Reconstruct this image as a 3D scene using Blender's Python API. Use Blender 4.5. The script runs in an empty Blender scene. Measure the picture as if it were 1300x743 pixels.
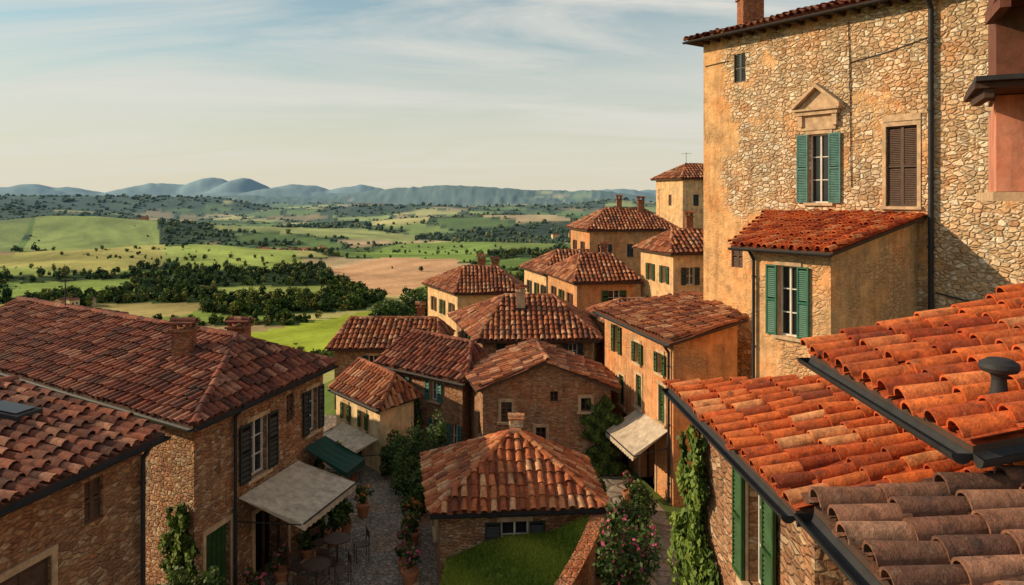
import bpy, math, random, bmesh
import numpy as np
from mathutils import Vector
random.seed(7); rng=np.random.default_rng(7)
S=bpy.context.scene
GZ=-10.5
# ------------------------------------------------------------------ materials
def new_mat(name):
    m=bpy.data.materials.new(name); m.use_nodes=True
    nt=m.node_tree; b=nt.nodes['Principled BSDF']; b.inputs['Roughness'].default_value=.85
    b.inputs['Specular IOR Level'].default_value=.25
    return m,nt,b
def N(nt,t,**k):
    n=nt.nodes.new(t)
    for a,v in k.items(): setattr(n,a,v)
    return n
def noise(nt,vec,scale,detail=5,rough=.6):
    n=N(nt,'ShaderNodeTexNoise'); n.inputs['Scale'].default_value=scale
    n.inputs['Detail'].default_value=detail; n.inputs['Roughness'].default_value=rough
    if vec is not None: nt.links.new(vec,n.inputs['Vector'])
    return n.outputs['Fac']
def ramp(nt,fac,stops,interp='LINEAR'):
    r=N(nt,'ShaderNodeValToRGB'); cr=r.color_ramp; cr.interpolation=interp
    while len(cr.elements)<len(stops): cr.elements.new(.5)
    for e,(p,c) in zip(cr.elements,stops):
        e.position=p; e.color=(c,c,c,1) if isinstance(c,(int,float)) else (*c,1)
    nt.links.new(fac,r.inputs['Fac']); return r.outputs['Color']
def mix(nt,fac,a,b,blend='MIX'):
    m=N(nt,'ShaderNodeMix',data_type='RGBA',blend_type=blend)
    for sock,v in ((m.inputs[0],fac),(m.inputs[6],a),(m.inputs[7],b)):
        if isinstance(v,(int,float)): sock.default_value=v
        elif isinstance(v,tuple): sock.default_value=(*v,1)
        else: nt.links.new(v,sock)
    return m.outputs[2]
def math_(nt,op,a,b=0,clamp=False):
    m=N(nt,'ShaderNodeMath',operation=op); m.use_clamp=clamp
    for s,v in zip(m.inputs,(a,b)):
        if isinstance(v,(int,float)): s.default_value=v
        else: nt.links.new(v,s)
    return m.outputs[0]
def coord(nt,sc=(1,1,1)):
    tc=N(nt,'ShaderNodeTexCoord'); mp=N(nt,'ShaderNodeMapping'); mp.inputs['Scale'].default_value=sc
    nt.links.new(tc.outputs['Object'],mp.inputs['Vector']); return mp.outputs['Vector']
def bump(nt,b,h,strength=.5,dist=.03):
    bn=N(nt,'ShaderNodeBump'); bn.inputs['Strength'].default_value=strength; bn.inputs['Distance'].default_value=dist
    nt.links.new(h,bn.inputs['Height']); nt.links.new(bn.outputs['Normal'],b.inputs['Normal'])
def attr(nt,name='rnd'):
    a=N(nt,'ShaderNodeAttribute'); a.attribute_name=name; return a

def stone_mat(name,cols,mortar,plaster,pl=(.5,.6),sc=3.2,flat=1.9,st=.9,dist=.045,bias=None,mw=.09,mamt=.8,sk=.5):
    m,nt,b=new_mat(name)
    v=coord(nt,(1,1,flat)); v0=coord(nt)
    nz=N(nt,'ShaderNodeTexNoise'); nz.inputs['Scale'].default_value=sc*.9; nz.inputs['Detail'].default_value=2
    nt.links.new(v,nz.inputs['Vector'])
    vm=N(nt,'ShaderNodeVectorMath',operation='SCALE'); vm.inputs['Scale'].default_value=.6/sc
    nt.links.new(nz.outputs['Color'],vm.inputs[0])
    va=N(nt,'ShaderNodeVectorMath',operation='ADD'); nt.links.new(v,va.inputs[0]); nt.links.new(vm.outputs[0],va.inputs[1])
    vo=N(nt,'ShaderNodeTexVoronoi'); vo.inputs['Scale'].default_value=sc; nt.links.new(va.outputs[0],vo.inputs['Vector'])
    ve=N(nt,'ShaderNodeTexVoronoi',feature='DISTANCE_TO_EDGE'); ve.inputs['Scale'].default_value=sc; nt.links.new(va.outputs[0],ve.inputs['Vector'])
    sx=N(nt,'ShaderNodeSeparateColor'); nt.links.new(vo.outputs['Color'],sx.inputs[0])
    n=len(cols)
    base=ramp(nt,sx.outputs[0],[((i+.5)/n,c) for i,c in enumerate(cols)],'CONSTANT' if n>4 else 'LINEAR')
    fine=noise(nt,v0,14,5,.7)
    base=mix(nt,.85,base,ramp(nt,fine,[(.25,.5),(.75,1.4)]),'MULTIPLY')
    mor=ramp(nt,ve.outputs['Distance'],[(.0,1.),(mw,0.)])
    col=mix(nt,math_(nt,'MULTIPLY',mor,mamt),base,mortar)
    big=noise(nt,v0,.5,6,.68)
    if bias:
        dt=N(nt,'ShaderNodeVectorMath',operation='DOT_PRODUCT'); nt.links.new(v0,dt.inputs[0]); dt.inputs[1].default_value=bias[0]
        mr=N(nt,'ShaderNodeMapRange'); nt.links.new(dt.outputs['Value'],mr.inputs[0])
        mr.inputs[1].default_value=bias[1];mr.inputs[2].default_value=bias[2];mr.inputs[3].default_value=bias[3];mr.inputs[4].default_value=0
        big=math_(nt,'ADD',big,mr.outputs[0])
    pm=ramp(nt,big,[(pl[0],0.),(pl[1],1.)])
    pn=mix(nt,1.,plaster,ramp(nt,noise(nt,v0,2.3,6,.72),[(.28,.45),(.5,.95),(.7,1.3)]),'MULTIPLY')
    col=mix(nt,math_(nt,'MULTIPLY',pm,.88),col,pn)
    tint=ramp(nt,noise(nt,v0,.8,4,.65),[(.3,(1.12,.86,.70)),(.5,(1,1,1)),(.7,(.80,.86,.92))])
    col=mix(nt,.9,col,tint,'MULTIPLY')
    strk=noise(nt,coord(nt,(2.4,2.4,.3)),1.6,5,.68)
    col=mix(nt,sk,col,ramp(nt,strk,[(.3,(.34,.29,.26)),(.54,(1.05,1.03,1.))]),'MULTIPLY')
    nt.links.new(col,b.inputs['Base Color'])
    hs=ramp(nt,ve.outputs['Distance'],[(0,0.),(.18,1.)])
    h=math_(nt,'ADD',math_(nt,'MULTIPLY',hs,math_(nt,'SUBTRACT',1.1,pm)),math_(nt,'MULTIPLY',fine,.9))
    bump(nt,b,h,st,dist); b.inputs['Roughness'].default_value=.93
    return m
def tile_mat(name,stops,dirt=(.09,.06,.045),amt=.55,lich=.35):
    m,nt,b=new_mat(name); v=coord(nt)
    base=ramp(nt,attr(nt).outputs['Fac'],stops)
    f=noise(nt,v,9,4,.75)
    base=mix(nt,.9,base,ramp(nt,f,[(.3,.40),(.7,1.35)]),'MULTIPLY')
    d=ramp(nt,noise(nt,v,1.1,5,.75),[(.46,0.),(.66,1.)])
    base=mix(nt,math_(nt,'MULTIPLY',d,amt),base,dirt)
    li=ramp(nt,noise(nt,v,19,4,.65),[(.58,0.),(.68,1.)])
    base=mix(nt,math_(nt,'MULTIPLY',li,lich),base,(.38,.27,.17))
    bk=ramp(nt,noise(nt,v,5,4,.7),[(.31,1.),(.43,0.)])
    base=mix(nt,math_(nt,'MULTIPLY',bk,min(1,amt*1.3)),base,(.045,.03,.025))
    nt.links.new(base,b.inputs['Base Color']); bump(nt,b,noise(nt,v,26,4,.75),.8,.02)
    return m
def plain_mat(name,c,rough=.7,spec=.3,var=.3,sc=6,metal=0,bst=.2):
    m,nt,b=new_mat(name); v=coord(nt)
    f=noise(nt,v,sc,5,.65)
    col=mix(nt,1.,c,ramp(nt,f,[(.25,1-var),(.75,1+var*.5)]),'MULTIPLY')
    nt.links.new(col,b.inputs['Base Color']); b.inputs['Roughness'].default_value=rough
    b.inputs['Specular IOR Level'].default_value=spec; b.inputs['Metallic'].default_value=metal
    if bst: bump(nt,b,noise(nt,v,sc*6,3,.6),bst,.01)
    return m
def leaf_mat(name,stops,tr=.2):
    m,nt,b=new_mat(name); col=ramp(nt,attr(nt).outputs['Fac'],stops)
    nt.links.new(col,b.inputs['Base Color']); b.inputs['Roughness'].default_value=.6
    t=N(nt,'ShaderNodeBsdfTranslucent'); nt.links.new(col,t.inputs['Color'])
    ms=N(nt,'ShaderNodeMixShader'); ms.inputs[0].default_value=tr
    nt.links.new(b.outputs[0],ms.inputs[1]); nt.links.new(t.outputs[0],ms.inputs[2])
    nt.links.new(ms.outputs[0],nt.nodes['Material Output'].inputs['Surface']); return m
M={}
M['tower']=stone_mat('rubble_limestone',[(.66,.46,.27),(.78,.60,.39),(.52,.33,.18),(.84,.70,.51),(.70,.51,.31),(.58,.41,.25)],(.56,.38,.22),(.74,.42,.18),(.54,.64),sc=4.6,flat=1.7,st=1.,dist=.055,bias=((.582,-.813,0),-9.2,-6.6,.26))
M['stone']=stone_mat('sandstone_blocks',[(.40,.20,.105),(.50,.29,.16),(.30,.15,.08),(.54,.37,.23),(.42,.23,.125),(.33,.18,.10)],(.34,.21,.125),(.46,.25,.125),(.54,.68),sc=5.6,flat=2.0,st=.9,dist=.04,mamt=.6)
M['brick']=stone_mat('brick_and_stone',[(.42,.20,.10),(.48,.26,.14),(.32,.15,.08),(.52,.33,.20),(.44,.22,.11)],(.35,.23,.14),(.46,.28,.15),(.58,.72),sc=6.5,flat=2.5,st=.8,dist=.03,mamt=.6)
M['plaster']=stone_mat('ochre_plaster',[(.56,.35,.19),(.66,.44,.26)],(.44,.29,.17),(.70,.45,.23),(.34,.48),sc=5,st=.6,dist=.03)
M['orange']=stone_mat('orange_plaster',[(.50,.26,.12),(.58,.33,.17)],(.40,.23,.12),(.62,.30,.13),(.40,.52),sc=5.5,st=.7,dist=.03)
M['cream']=stone_mat('cream_plaster',[(.64,.47,.28),(.70,.53,.32)],(.5,.4,.25),(.80,.60,.34),(.30,.44),sc=5,st=.4,dist=.03)
M['annexp']=stone_mat('golden_plaster',[(.58,.34,.17),(.68,.44,.24)],(.48,.30,.16),(.72,.42,.20),(.44,.56),sc=5,st=.8,dist=.04,sk=.4)
M['pink']=stone_mat('pink_stucco',[(.5,.24,.16),(.5,.24,.16)],(.45,.25,.18),(.54,.23,.15),(.2,.3),sc=5,st=.3,dist=.02)
M['tile_a']=tile_mat('terracotta_tiles',[(0,(.15,.042,.022)),(.35,(.33,.095,.04)),(.7,(.46,.155,.06)),(1,(.58,.32,.18))],amt=.65,lich=.35)
M['tile_near']=tile_mat('bright_terracotta_tiles',[(0,(.28,.042,.015)),(.2,(.56,.10,.024)),(.75,(.78,.18,.042)),(1,(.80,.36,.15))],amt=.48,lich=.28,dirt=(.16,.06,.035))
M['tile_mid']=tile_mat('orange_terracotta_tiles',[(0,(.24,.055,.025)),(.35,(.46,.125,.045)),(.7,(.60,.20,.075)),(1,(.70,.38,.2))],amt=.5,lich=.4)
M['tile_old']=tile_mat('old_terracotta_tiles',[(0,(.09,.028,.018)),(.4,(.20,.052,.03)),(.8,(.31,.09,.046)),(1,(.44,.20,.12))],amt=.65,lich=.25)
M['tile_grey']=tile_mat('weathered_tiles',[(0,(.13,.06,.04)),(.5,(.30,.13,.075)),(1,(.44,.23,.14))],amt=.7,lich=.35)
M['under']=plain_mat('roof_timber',(.07,.04,.028),.9)
M['gutter']=plain_mat('gutter_metal',(.03,.03,.032),.65,.3,.4)
M['green']=plain_mat('green_shutter_paint',(.012,.13,.075),.5,.4,.4)
M['dkgreen']=plain_mat('olive_green_shutter_paint',(.03,.08,.022),.6,.3,.5)
M['teal']=plain_mat('teal_shutter_paint',(.06,.18,.155),.55,.4,.5)
M['dark']=plain_mat('dark_shutter_paint',(.022,.03,.03),.55,.4,.4)
M['brown']=plain_mat('brown_shutter_wood',(.10,.055,.035),.6,.3,.5)
M['redwood']=plain_mat('red_stained_timber',(.16,.055,.03),.7,.3,.5)
M['white']=plain_mat('window_paint',(.68,.64,.56),.5,.3,.2)
M['trim']=plain_mat('carved_stone',(.55,.38,.23),.85,.2,.5,4,bst=.5)
M['lead']=plain_mat('lead_flashing',(.42,.39,.35),.7,.3,.4,5)
M['glass']=plain_mat('window_glass',(.018,.022,.025),.06,.6,.2,1,bst=0)
M['black']=plain_mat('dark_interior',(.012,.010,.009),.9,.1)
M['chim']=stone_mat('chimney_brick',[(.42,.14,.06),(.5,.2,.09),(.34,.11,.05)],(.4,.28,.18),(.4,.2,.1),(.7,.8),sc=7,flat=2.5)
M['chimp']=plain_mat('chimney_render',(.55,.40,.26),.9,.2,.5,5,bst=.5)
M['awn']=plain_mat('awning_canvas',(.54,.45,.34),.8,.2,.5,4)
M['awng']=plain_mat('green_awning_canvas',(.012,.05,.035),.8,.2,.2,4)
M['pot']=plain_mat('terracotta_pot',(.42,.17,.08),.8,.2,.3)
M['bark']=plain_mat('bark',(.09,.06,.04),.95,.1,.5,8,bst=.6)
M['pave']=stone_mat('alley_flagstones',[(.32,.26,.20),(.38,.31,.24),(.26,.21,.16)],(.13,.11,.09),(.32,.26,.21),(.7,.9),sc=1.8,flat=1)
M['cobble']=stone_mat('cobblestones',[(.34,.28,.22),(.42,.35,.28),(.27,.22,.175)],(.11,.09,.075),(.36,.30,.24),(.66,.85),sc=6.5,flat=1)
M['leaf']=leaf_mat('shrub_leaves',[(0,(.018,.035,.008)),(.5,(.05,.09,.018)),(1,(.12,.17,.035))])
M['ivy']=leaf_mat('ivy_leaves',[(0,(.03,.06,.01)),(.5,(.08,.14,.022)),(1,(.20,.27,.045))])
M['pinkf']=leaf_mat('pink_blossom',[(0,(.4,.03,.10)),(1,(.7,.16,.28))])
M['orangef']=leaf_mat('orange_blossom',[(0,(.6,.08,.02)),(1,(.8,.35,.05))])
M['grass']=leaf_mat('grass_blades',[(0,(.08,.13,.015)),(.5,(.20,.27,.025)),(1,(.34,.37,.05))])
M['soil']=plain_mat('turf_soil',(.15,.20,.03),.95,.1,.5,3,bst=.6)

# ------------------------------------------------------------------ mesh builder
class MB:
    def __init__(s,origin=(0,0,0)):
        s.v=[];s.f=[];s.m=[];s.r=[];s.sm=[];s.o=Vector(origin);s.mats=[]
    def mi(s,k):
        if k not in s.mats: s.mats.append(k)
        return s.mats.index(k)
    def face(s,pts,k,r=None,smooth=False):
        b=len(s.v); s.v.extend([(p[0]-s.o.x,p[1]-s.o.y,p[2]-s.o.z) for p in pts])
        s.f.append(tuple(range(b,b+len(pts)))); s.m.append(s.mi(k)); s.r.append(random.random() if r is None else r); s.sm.append(smooth)
    def strip(s,A,B,k,r,smooth=True):
        b=len(s.v); n=len(A)
        s.v.extend([(p[0]-s.o.x,p[1]-s.o.y,p[2]-s.o.z) for p in A]); s.v.extend([(p[0]-s.o.x,p[1]-s.o.y,p[2]-s.o.z) for p in B])
        i=s.mi(k)
        for j in range(n-1):
            s.f.append((b+j,b+j+1,b+n+j+1,b+n+j)); s.m.append(i); s.r.append(r); s.sm.append(smooth)
    def box(s,o,a,b,c,k,r=None):
        o=Vector(o);a=Vector(a);b=Vector(b);c=Vector(c)
        r=random.random() if r is None else r
        P=[o,o+a,o+a+b,o+b,o+c,o+a+c,o+a+b+c,o+b+c]
        for f in ((0,3,2,1),(4,5,6,7),(0,1,5,4),(1,2,6,5),(2,3,7,6),(3,0,4,7)): s.face([P[i] for i in f],k,r)
    def tube(s,pts,rad,k,seg=8):
        pts=[Vector(p) for p in pts]
        for a,b in zip(pts[:-1],pts[1:]):
            d=(b-a).normalized(); u=d.orthogonal().normalized(); w=d.cross(u)
            ra=[a+(u*math.cos(t)+w*math.sin(t))*rad for t in [2*math.pi*i/seg for i in range(seg+1)]]
            s.strip(ra,[p+(b-a) for p in ra],k,.5)
            s.face(ra[:-1],k,.5); s.face([p+(b-a) for p in ra[:-1]],k,.5)
    def lathe(s,c,prof,k,seg=14):
        c=Vector(c); rings=[]
        for r,z in prof: rings.append([c+Vector((r*math.cos(2*math.pi*i/seg),r*math.sin(2*math.pi*i/seg),z)) for i in range(seg+1)])
        for A,B in zip(rings[:-1],rings[1:]): s.strip(A,B,k,.5)
        s.face(rings[-1][:-1],k,.5)
    def build(s,name,parent=None,loc=None):
        me=bpy.data.meshes.new(name); me.from_pydata(s.v,[],s.f)
        for k in s.mats: me.materials.append(M[k])
        me.polygons.foreach_set('material_index',s.m); me.polygons.foreach_set('use_smooth',s.sm)
        a=me.attributes.new('rnd','FLOAT','FACE'); a.data.foreach_set('value',s.r)
        ob=bpy.data.objects.new(name,me); S.collection.objects.link(ob)
        if parent: ob.parent=parent
        else: ob.location=s.o
        return ob
def empty(name,loc):
    e=bpy.data.objects.new(name,None); e.location=loc; e.empty_display_size=.5; S.collection.objects.link(e); return e

# ------------------------------------------------------------------ roofs
def frame(poly):
    n=Vector((0,0,0))
    for i in range(len(poly)):
        a=poly[i];b=poly[(i+1)%len(poly)]
        n+=Vector(((a.y-b.y)*(a.z+b.z),(a.z-b.z)*(a.x+b.x),(a.x-b.x)*(a.y+b.y)))
    n.normalize()
    if n.z<0:n=-n
    dn=Vector((0,0,-1)); dn=(dn-n*dn.dot(n)).normalized()
    return n,dn,dn.cross(n).normalized()
def tiles(mb,poly,sp,tl,k,near):
    poly=[Vector(p) for p in poly]; n,dn,ac=frame(poly); o=poly[0]
    C=[((p-o).dot(ac),(p-o).dot(dn),(p-o).dot(n)) for p in poly]
    a0=min(c[0] for c in C);a1=max(c[0] for c in C)
    cnt=max(1,round((a1-a0)/sp)); sp=(a1-a0)/cnt; seg=8 if near else 5
    ph=random.uniform(0,6)
    for pas in (0,1):
        if pas==1 and not near: break
        for i in range(cnt+(1 if pas else 0)):
            a=a0+sp*(i+(0.5 if not pas else 0.)); a=min(max(a,a0+.02),a1-.02)
            ds=[]
            for j in range(len(C)):
                p=C[j];q=C[(j+1)%len(C)]
                if (p[0]-a)*(q[0]-a)<0: ds.append(p[1]+(q[1]-p[1])*(a-p[0])/(q[0]-p[0]))
            if len(ds)<2: continue
            d0=min(ds);d1=max(ds)
            pos=d1+.04+random.uniform(-.03,.05)
            wob=random.uniform(-.014,.014)
            while pos>d0+.06:
                top=max(d0-.02,pos-tl*1.12)
                L=pos-top; r=sp*(.37 if near else .40)*random.uniform(.92,1.06); ja=random.gauss(0,.015)+wob; ja2=random.gauss(0,.015)+wob
                und=.022*(math.sin(a*1.3+pos*.9+ph)+1)
                lift=random.uniform(0,.024)+(.035 if random.random()<.06 else 0); rr=random.random()
                if pas==0:
                    T=[];B=[];Bi=[]
                    for q in range(seg+1):
                        t=math.pi*q/seg; c=math.cos(t);sn=math.sin(t)
                        T.append(o+ac*(a+ja2+c*r*.84)+dn*top+n*(sn*r*.84+.012+und))
                        B.append(o+ac*(a+ja+c*r)+dn*pos+n*(sn*r+.035+lift+und))
                        if near: Bi.append(o+ac*(a+ja+c*(r-.018))+dn*pos+n*(sn*(r-.018)+.035+lift+und))
                    mb.strip(T,B,k,rr,True)
                    if near:
                        mb.strip(B,Bi,k,rr*.6,False)
                        T2=[p-n*.018 for p in T]; mb.strip(Bi,T2,k,0.,True)
                else:
                    T=[];B=[]
                    w=sp*.36
                    for q in range(5):
                        t=-1+q*.5
                        T.append(o+ac*(a+t*w*.9)+dn*top+n*(.012+.04*t*t))
                        B.append(o+ac*(a+t*w*.9)+dn*pos+n*(.035+.04*t*t))
                    mb.strip(T,B,k,rr*.4,True)
                pos-=tl*(1+random.uniform(-.06,.06))
def slab(mb,poly,th,k):
    poly=[Vector(p) for p in poly]; lo=[p-Vector((0,0,th)) for p in poly]
    mb.face(poly,k,.1); mb.face(lo[::-1],'under',.3)
    for i in range(len(poly)):
        j=(i+1)%len(poly); mb.face([poly[i],lo[i],lo[j],poly[j]],'under',.3)
def ridge_tiles(mb,p,q,k,r=.13,tl=.42,seg=7):
    p=Vector(p);q=Vector(q);L=(q-p).length; n=max(1,round(L/tl)); d=(q-p)/n
    side=d.cross(Vector((0,0,1))).normalized(); up=side.cross(d).normalized()
    for i in range(n):
        a=p+d*i-d*.06;b=p+d*(i+1)+d*.06; rr=random.random(); j=random.uniform(-.018,.018)
        A=[a+side*(math.cos(math.pi*t/seg)*r+j)+up*(math.sin(math.pi*t/seg)*r+.04) for t in range(seg+1)]
        B=[b+side*(math.cos(math.pi*t/seg)*r*.85+j)+up*(math.sin(math.pi*t/seg)*r*.85+.03) for t in range(seg+1)]
        mb.strip(A,B,k,rr,True); mb.face(A,k,rr*.4)
def gutter(mb,p,q,r=.075):
    p=Vector(p);q=Vector(q); d=(q-p).normalized(); side=Vector((d.y,-d.x,0)).normalized()
    c=side*(r*.9)+Vector((0,0,-.05))
    A=[p+c+side*math.cos(t)*r+Vector((0,0,math.sin(t)*r)) for t in [math.pi+math.pi*i/8 for i in range(9)]]
    B=[x+(q-p) for x in A]
    mb.strip(A,B,'gutter',.5); A2=[x+(p+c-x)*.15 for x in A]; mb.strip(A2,[x+(q-p) for x in A2],'gutter',.5)
    mb.strip([A[0],A2[0]],[B[0],B[0]+(A2[0]-A[0])],'gutter',.5); mb.face(A,'gutter',.5); mb.face(B,'gutter',.5)

# ------------------------------------------------------------------ walls and windows
def enorm(a,b):
    d=Vector((b[0]-a[0],b[1]-a[1],0)).normalized(); return d,Vector((d.y,-d.x,0))
def offset_poly(P,o):
    out=[];n=len(P)
    for i in range(n):
        _,n1=enorm(P[i-1],P[i]);_,n2=enorm(P[i],P[(i+1)%n])
        v=(n1+n2)*(o/(1+n1.dot(n2))); out.append((P[i][0]+v.x,P[i][1]+v.y))
    return out
def wall(mbw,mbd,p0,p1,zb,zt,ops,k,fine):
    t,n=enorm(p0,p1); L=math.hypot(p1[0]-p0[0],p1[1]-p0[1]); b0=Vector((p0[0],p0[1],0))
    P=lambda s,z,o=0: b0+t*s+n*o+Vector((0,0,z))
    rects=[(op[0]-op[2]/2,op[0]+op[2]/2,op[1],op[1]+op[3]) for op in ops]
    ss=sorted({0,L,*[r[0] for r in rects],*[r[1] for r in rects]}); zs=sorted({zb,zt,*[r[2] for r in rects],*[r[3] for r in rects]})
    ss=[x for x in ss if 0<=x<=L]; zs=[z for z in zs if zb<=z<=zt]
    for a,b in zip(ss[:-1],ss[1:]):
        for c,d in zip(zs[:-1],zs[1:]):
            cs=(a+b)/2;cz=(c+d)/2
            if any(r[0]<cs<r[1] and r[2]<cz<r[3] for r in rects): continue
            mbw.face([P(a,c),P(b,c),P(b,d),P(a,d)],k,.5)
    for op,(a,b,c,d) in zip(ops,rects):
        st=op[5] if len(op)>5 else 'open'; sh=op[4]
        dep=-.18 if st!='shop' else -.6
        for q in ([P(a,c),P(a,d),P(a,d,dep),P(a,c,dep)],[P(b,c),P(b,c,dep),P(b,d,dep),P(b,d)],[P(a,d),P(b,d),P(b,d,dep),P(a,d,dep)],[P(a,c),P(a,c,dep),P(b,c,dep),P(b,c)]): mbw.face(q,k,.5)
        bx=lambda s0,s1,z0,z1,o0,o1,kk: mbd.box(P(s0,z0,o0),t*(s1-s0),n*(o1-o0),(0,0,z1-z0),kk)
        fr=op[6] if len(op)>6 else True
        m=(a+b)/2
        if st=='door':
            mbd.face([P(a,c,-.14),P(b,c,-.14),P(b,d,-.14),P(a,d,-.14)],sh)
            for i in range(5):
                w=(b-a)/5; bx(a+w*i+.01,a+w*(i+1)-.01,c,d,-.137,-.11,sh)
        elif st=='shop':
            mbd.face([P(a,c,dep),P(b,c,dep),P(b,d,dep),P(a,d,dep)],'black')
            bx(a,a+.06,c,d,-.3,-.24,'brown'); bx(b-.06,b,c,d,-.3,-.24,'brown'); bx(m-.03,m+.03,c,d,-.3,-.24,'brown')
        else:
            mbd.face([P(a,c,-.17),P(b,c,-.17),P(b,d,-.17),P(a,d,-.17)],'glass')
            fk='white' if st!='closed' and sh else 'brown'
            w=.045
            bx(a,a+w,c,d,-.165,-.12,fk); bx(b-w,b,c,d,-.165,-.12,fk); bx(a+w,b-w,c,c+w,-.165,-.12,fk); bx(a+w,b-w,d-w,d,-.165,-.12,fk)
            bx(m-.025,m+.025,c+w,d-w,-.165,-.115,fk)
            nt_=2 if d-c>1 else 1
            for i in range(nt_):
                z=c+(d-c)*(i+1)/(nt_+1); bx(a+w,m-.025,z-.014,z+.014,-.165,-.13,fk); bx(m+.025,b-w,z-.014,z+.014,-.165,-.13,fk)
        if fr:
            f=.11
            bx(a-f,b+f,d,d+f*1.1,-.02,.035,'trim')
            bx(a-f,a,c,d,-.02,.03,'trim'); bx(b,b+f,c,d,-.02,.03,'trim')
            if st not in('door','shop'): bx(a-f*1.4,b+f*1.4,c-.09,c,-.02,.10,'trim')
        if sh and st in('open','closed'):
            W=(b-a)/2 if st=='closed' else (b-a)*.56
            for side in (0,1):
                if st=='closed': s0=a if side==0 else m; o0=-.09
                else: s0=a-W-.01 if side==0 else b+.01; o0=.045
                s1=s0+W; e=.045; tk=.04
                bx(s0,s0+e,c,d,o0,o0+tk,sh); bx(s1-e,s1,c,d,o0,o0+tk,sh)
                bx(s0+e,s1-e,c,c+e,o0,o0+tk,sh); bx(s0+e,s1-e,d-e,d,o0,o0+tk,sh); zm=(c+d)/2
                bx(s0+e,s1-e,zm-.03,zm+.03,o0,o0+tk,sh)
                step=.055 if fine else .13; ns=int((d-c-2*e)/step)
                for i in range(ns):
                    z=c+e+step*(i+.2)
                    if abs(z+step*.3-zm)<.05: continue
                    mbd.box(P(s0+e,z,o0+.028),t*(W-2*e),n*(-.022)+Vector((0,0,step*.7)),n*.007,sh)
                mbd.face([P(s0+e,c,o0+.003),P(s1-e,c,o0+.003),P(s1-e,d,o0+.003),P(s0+e,d,o0+.003)],'black')

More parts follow.
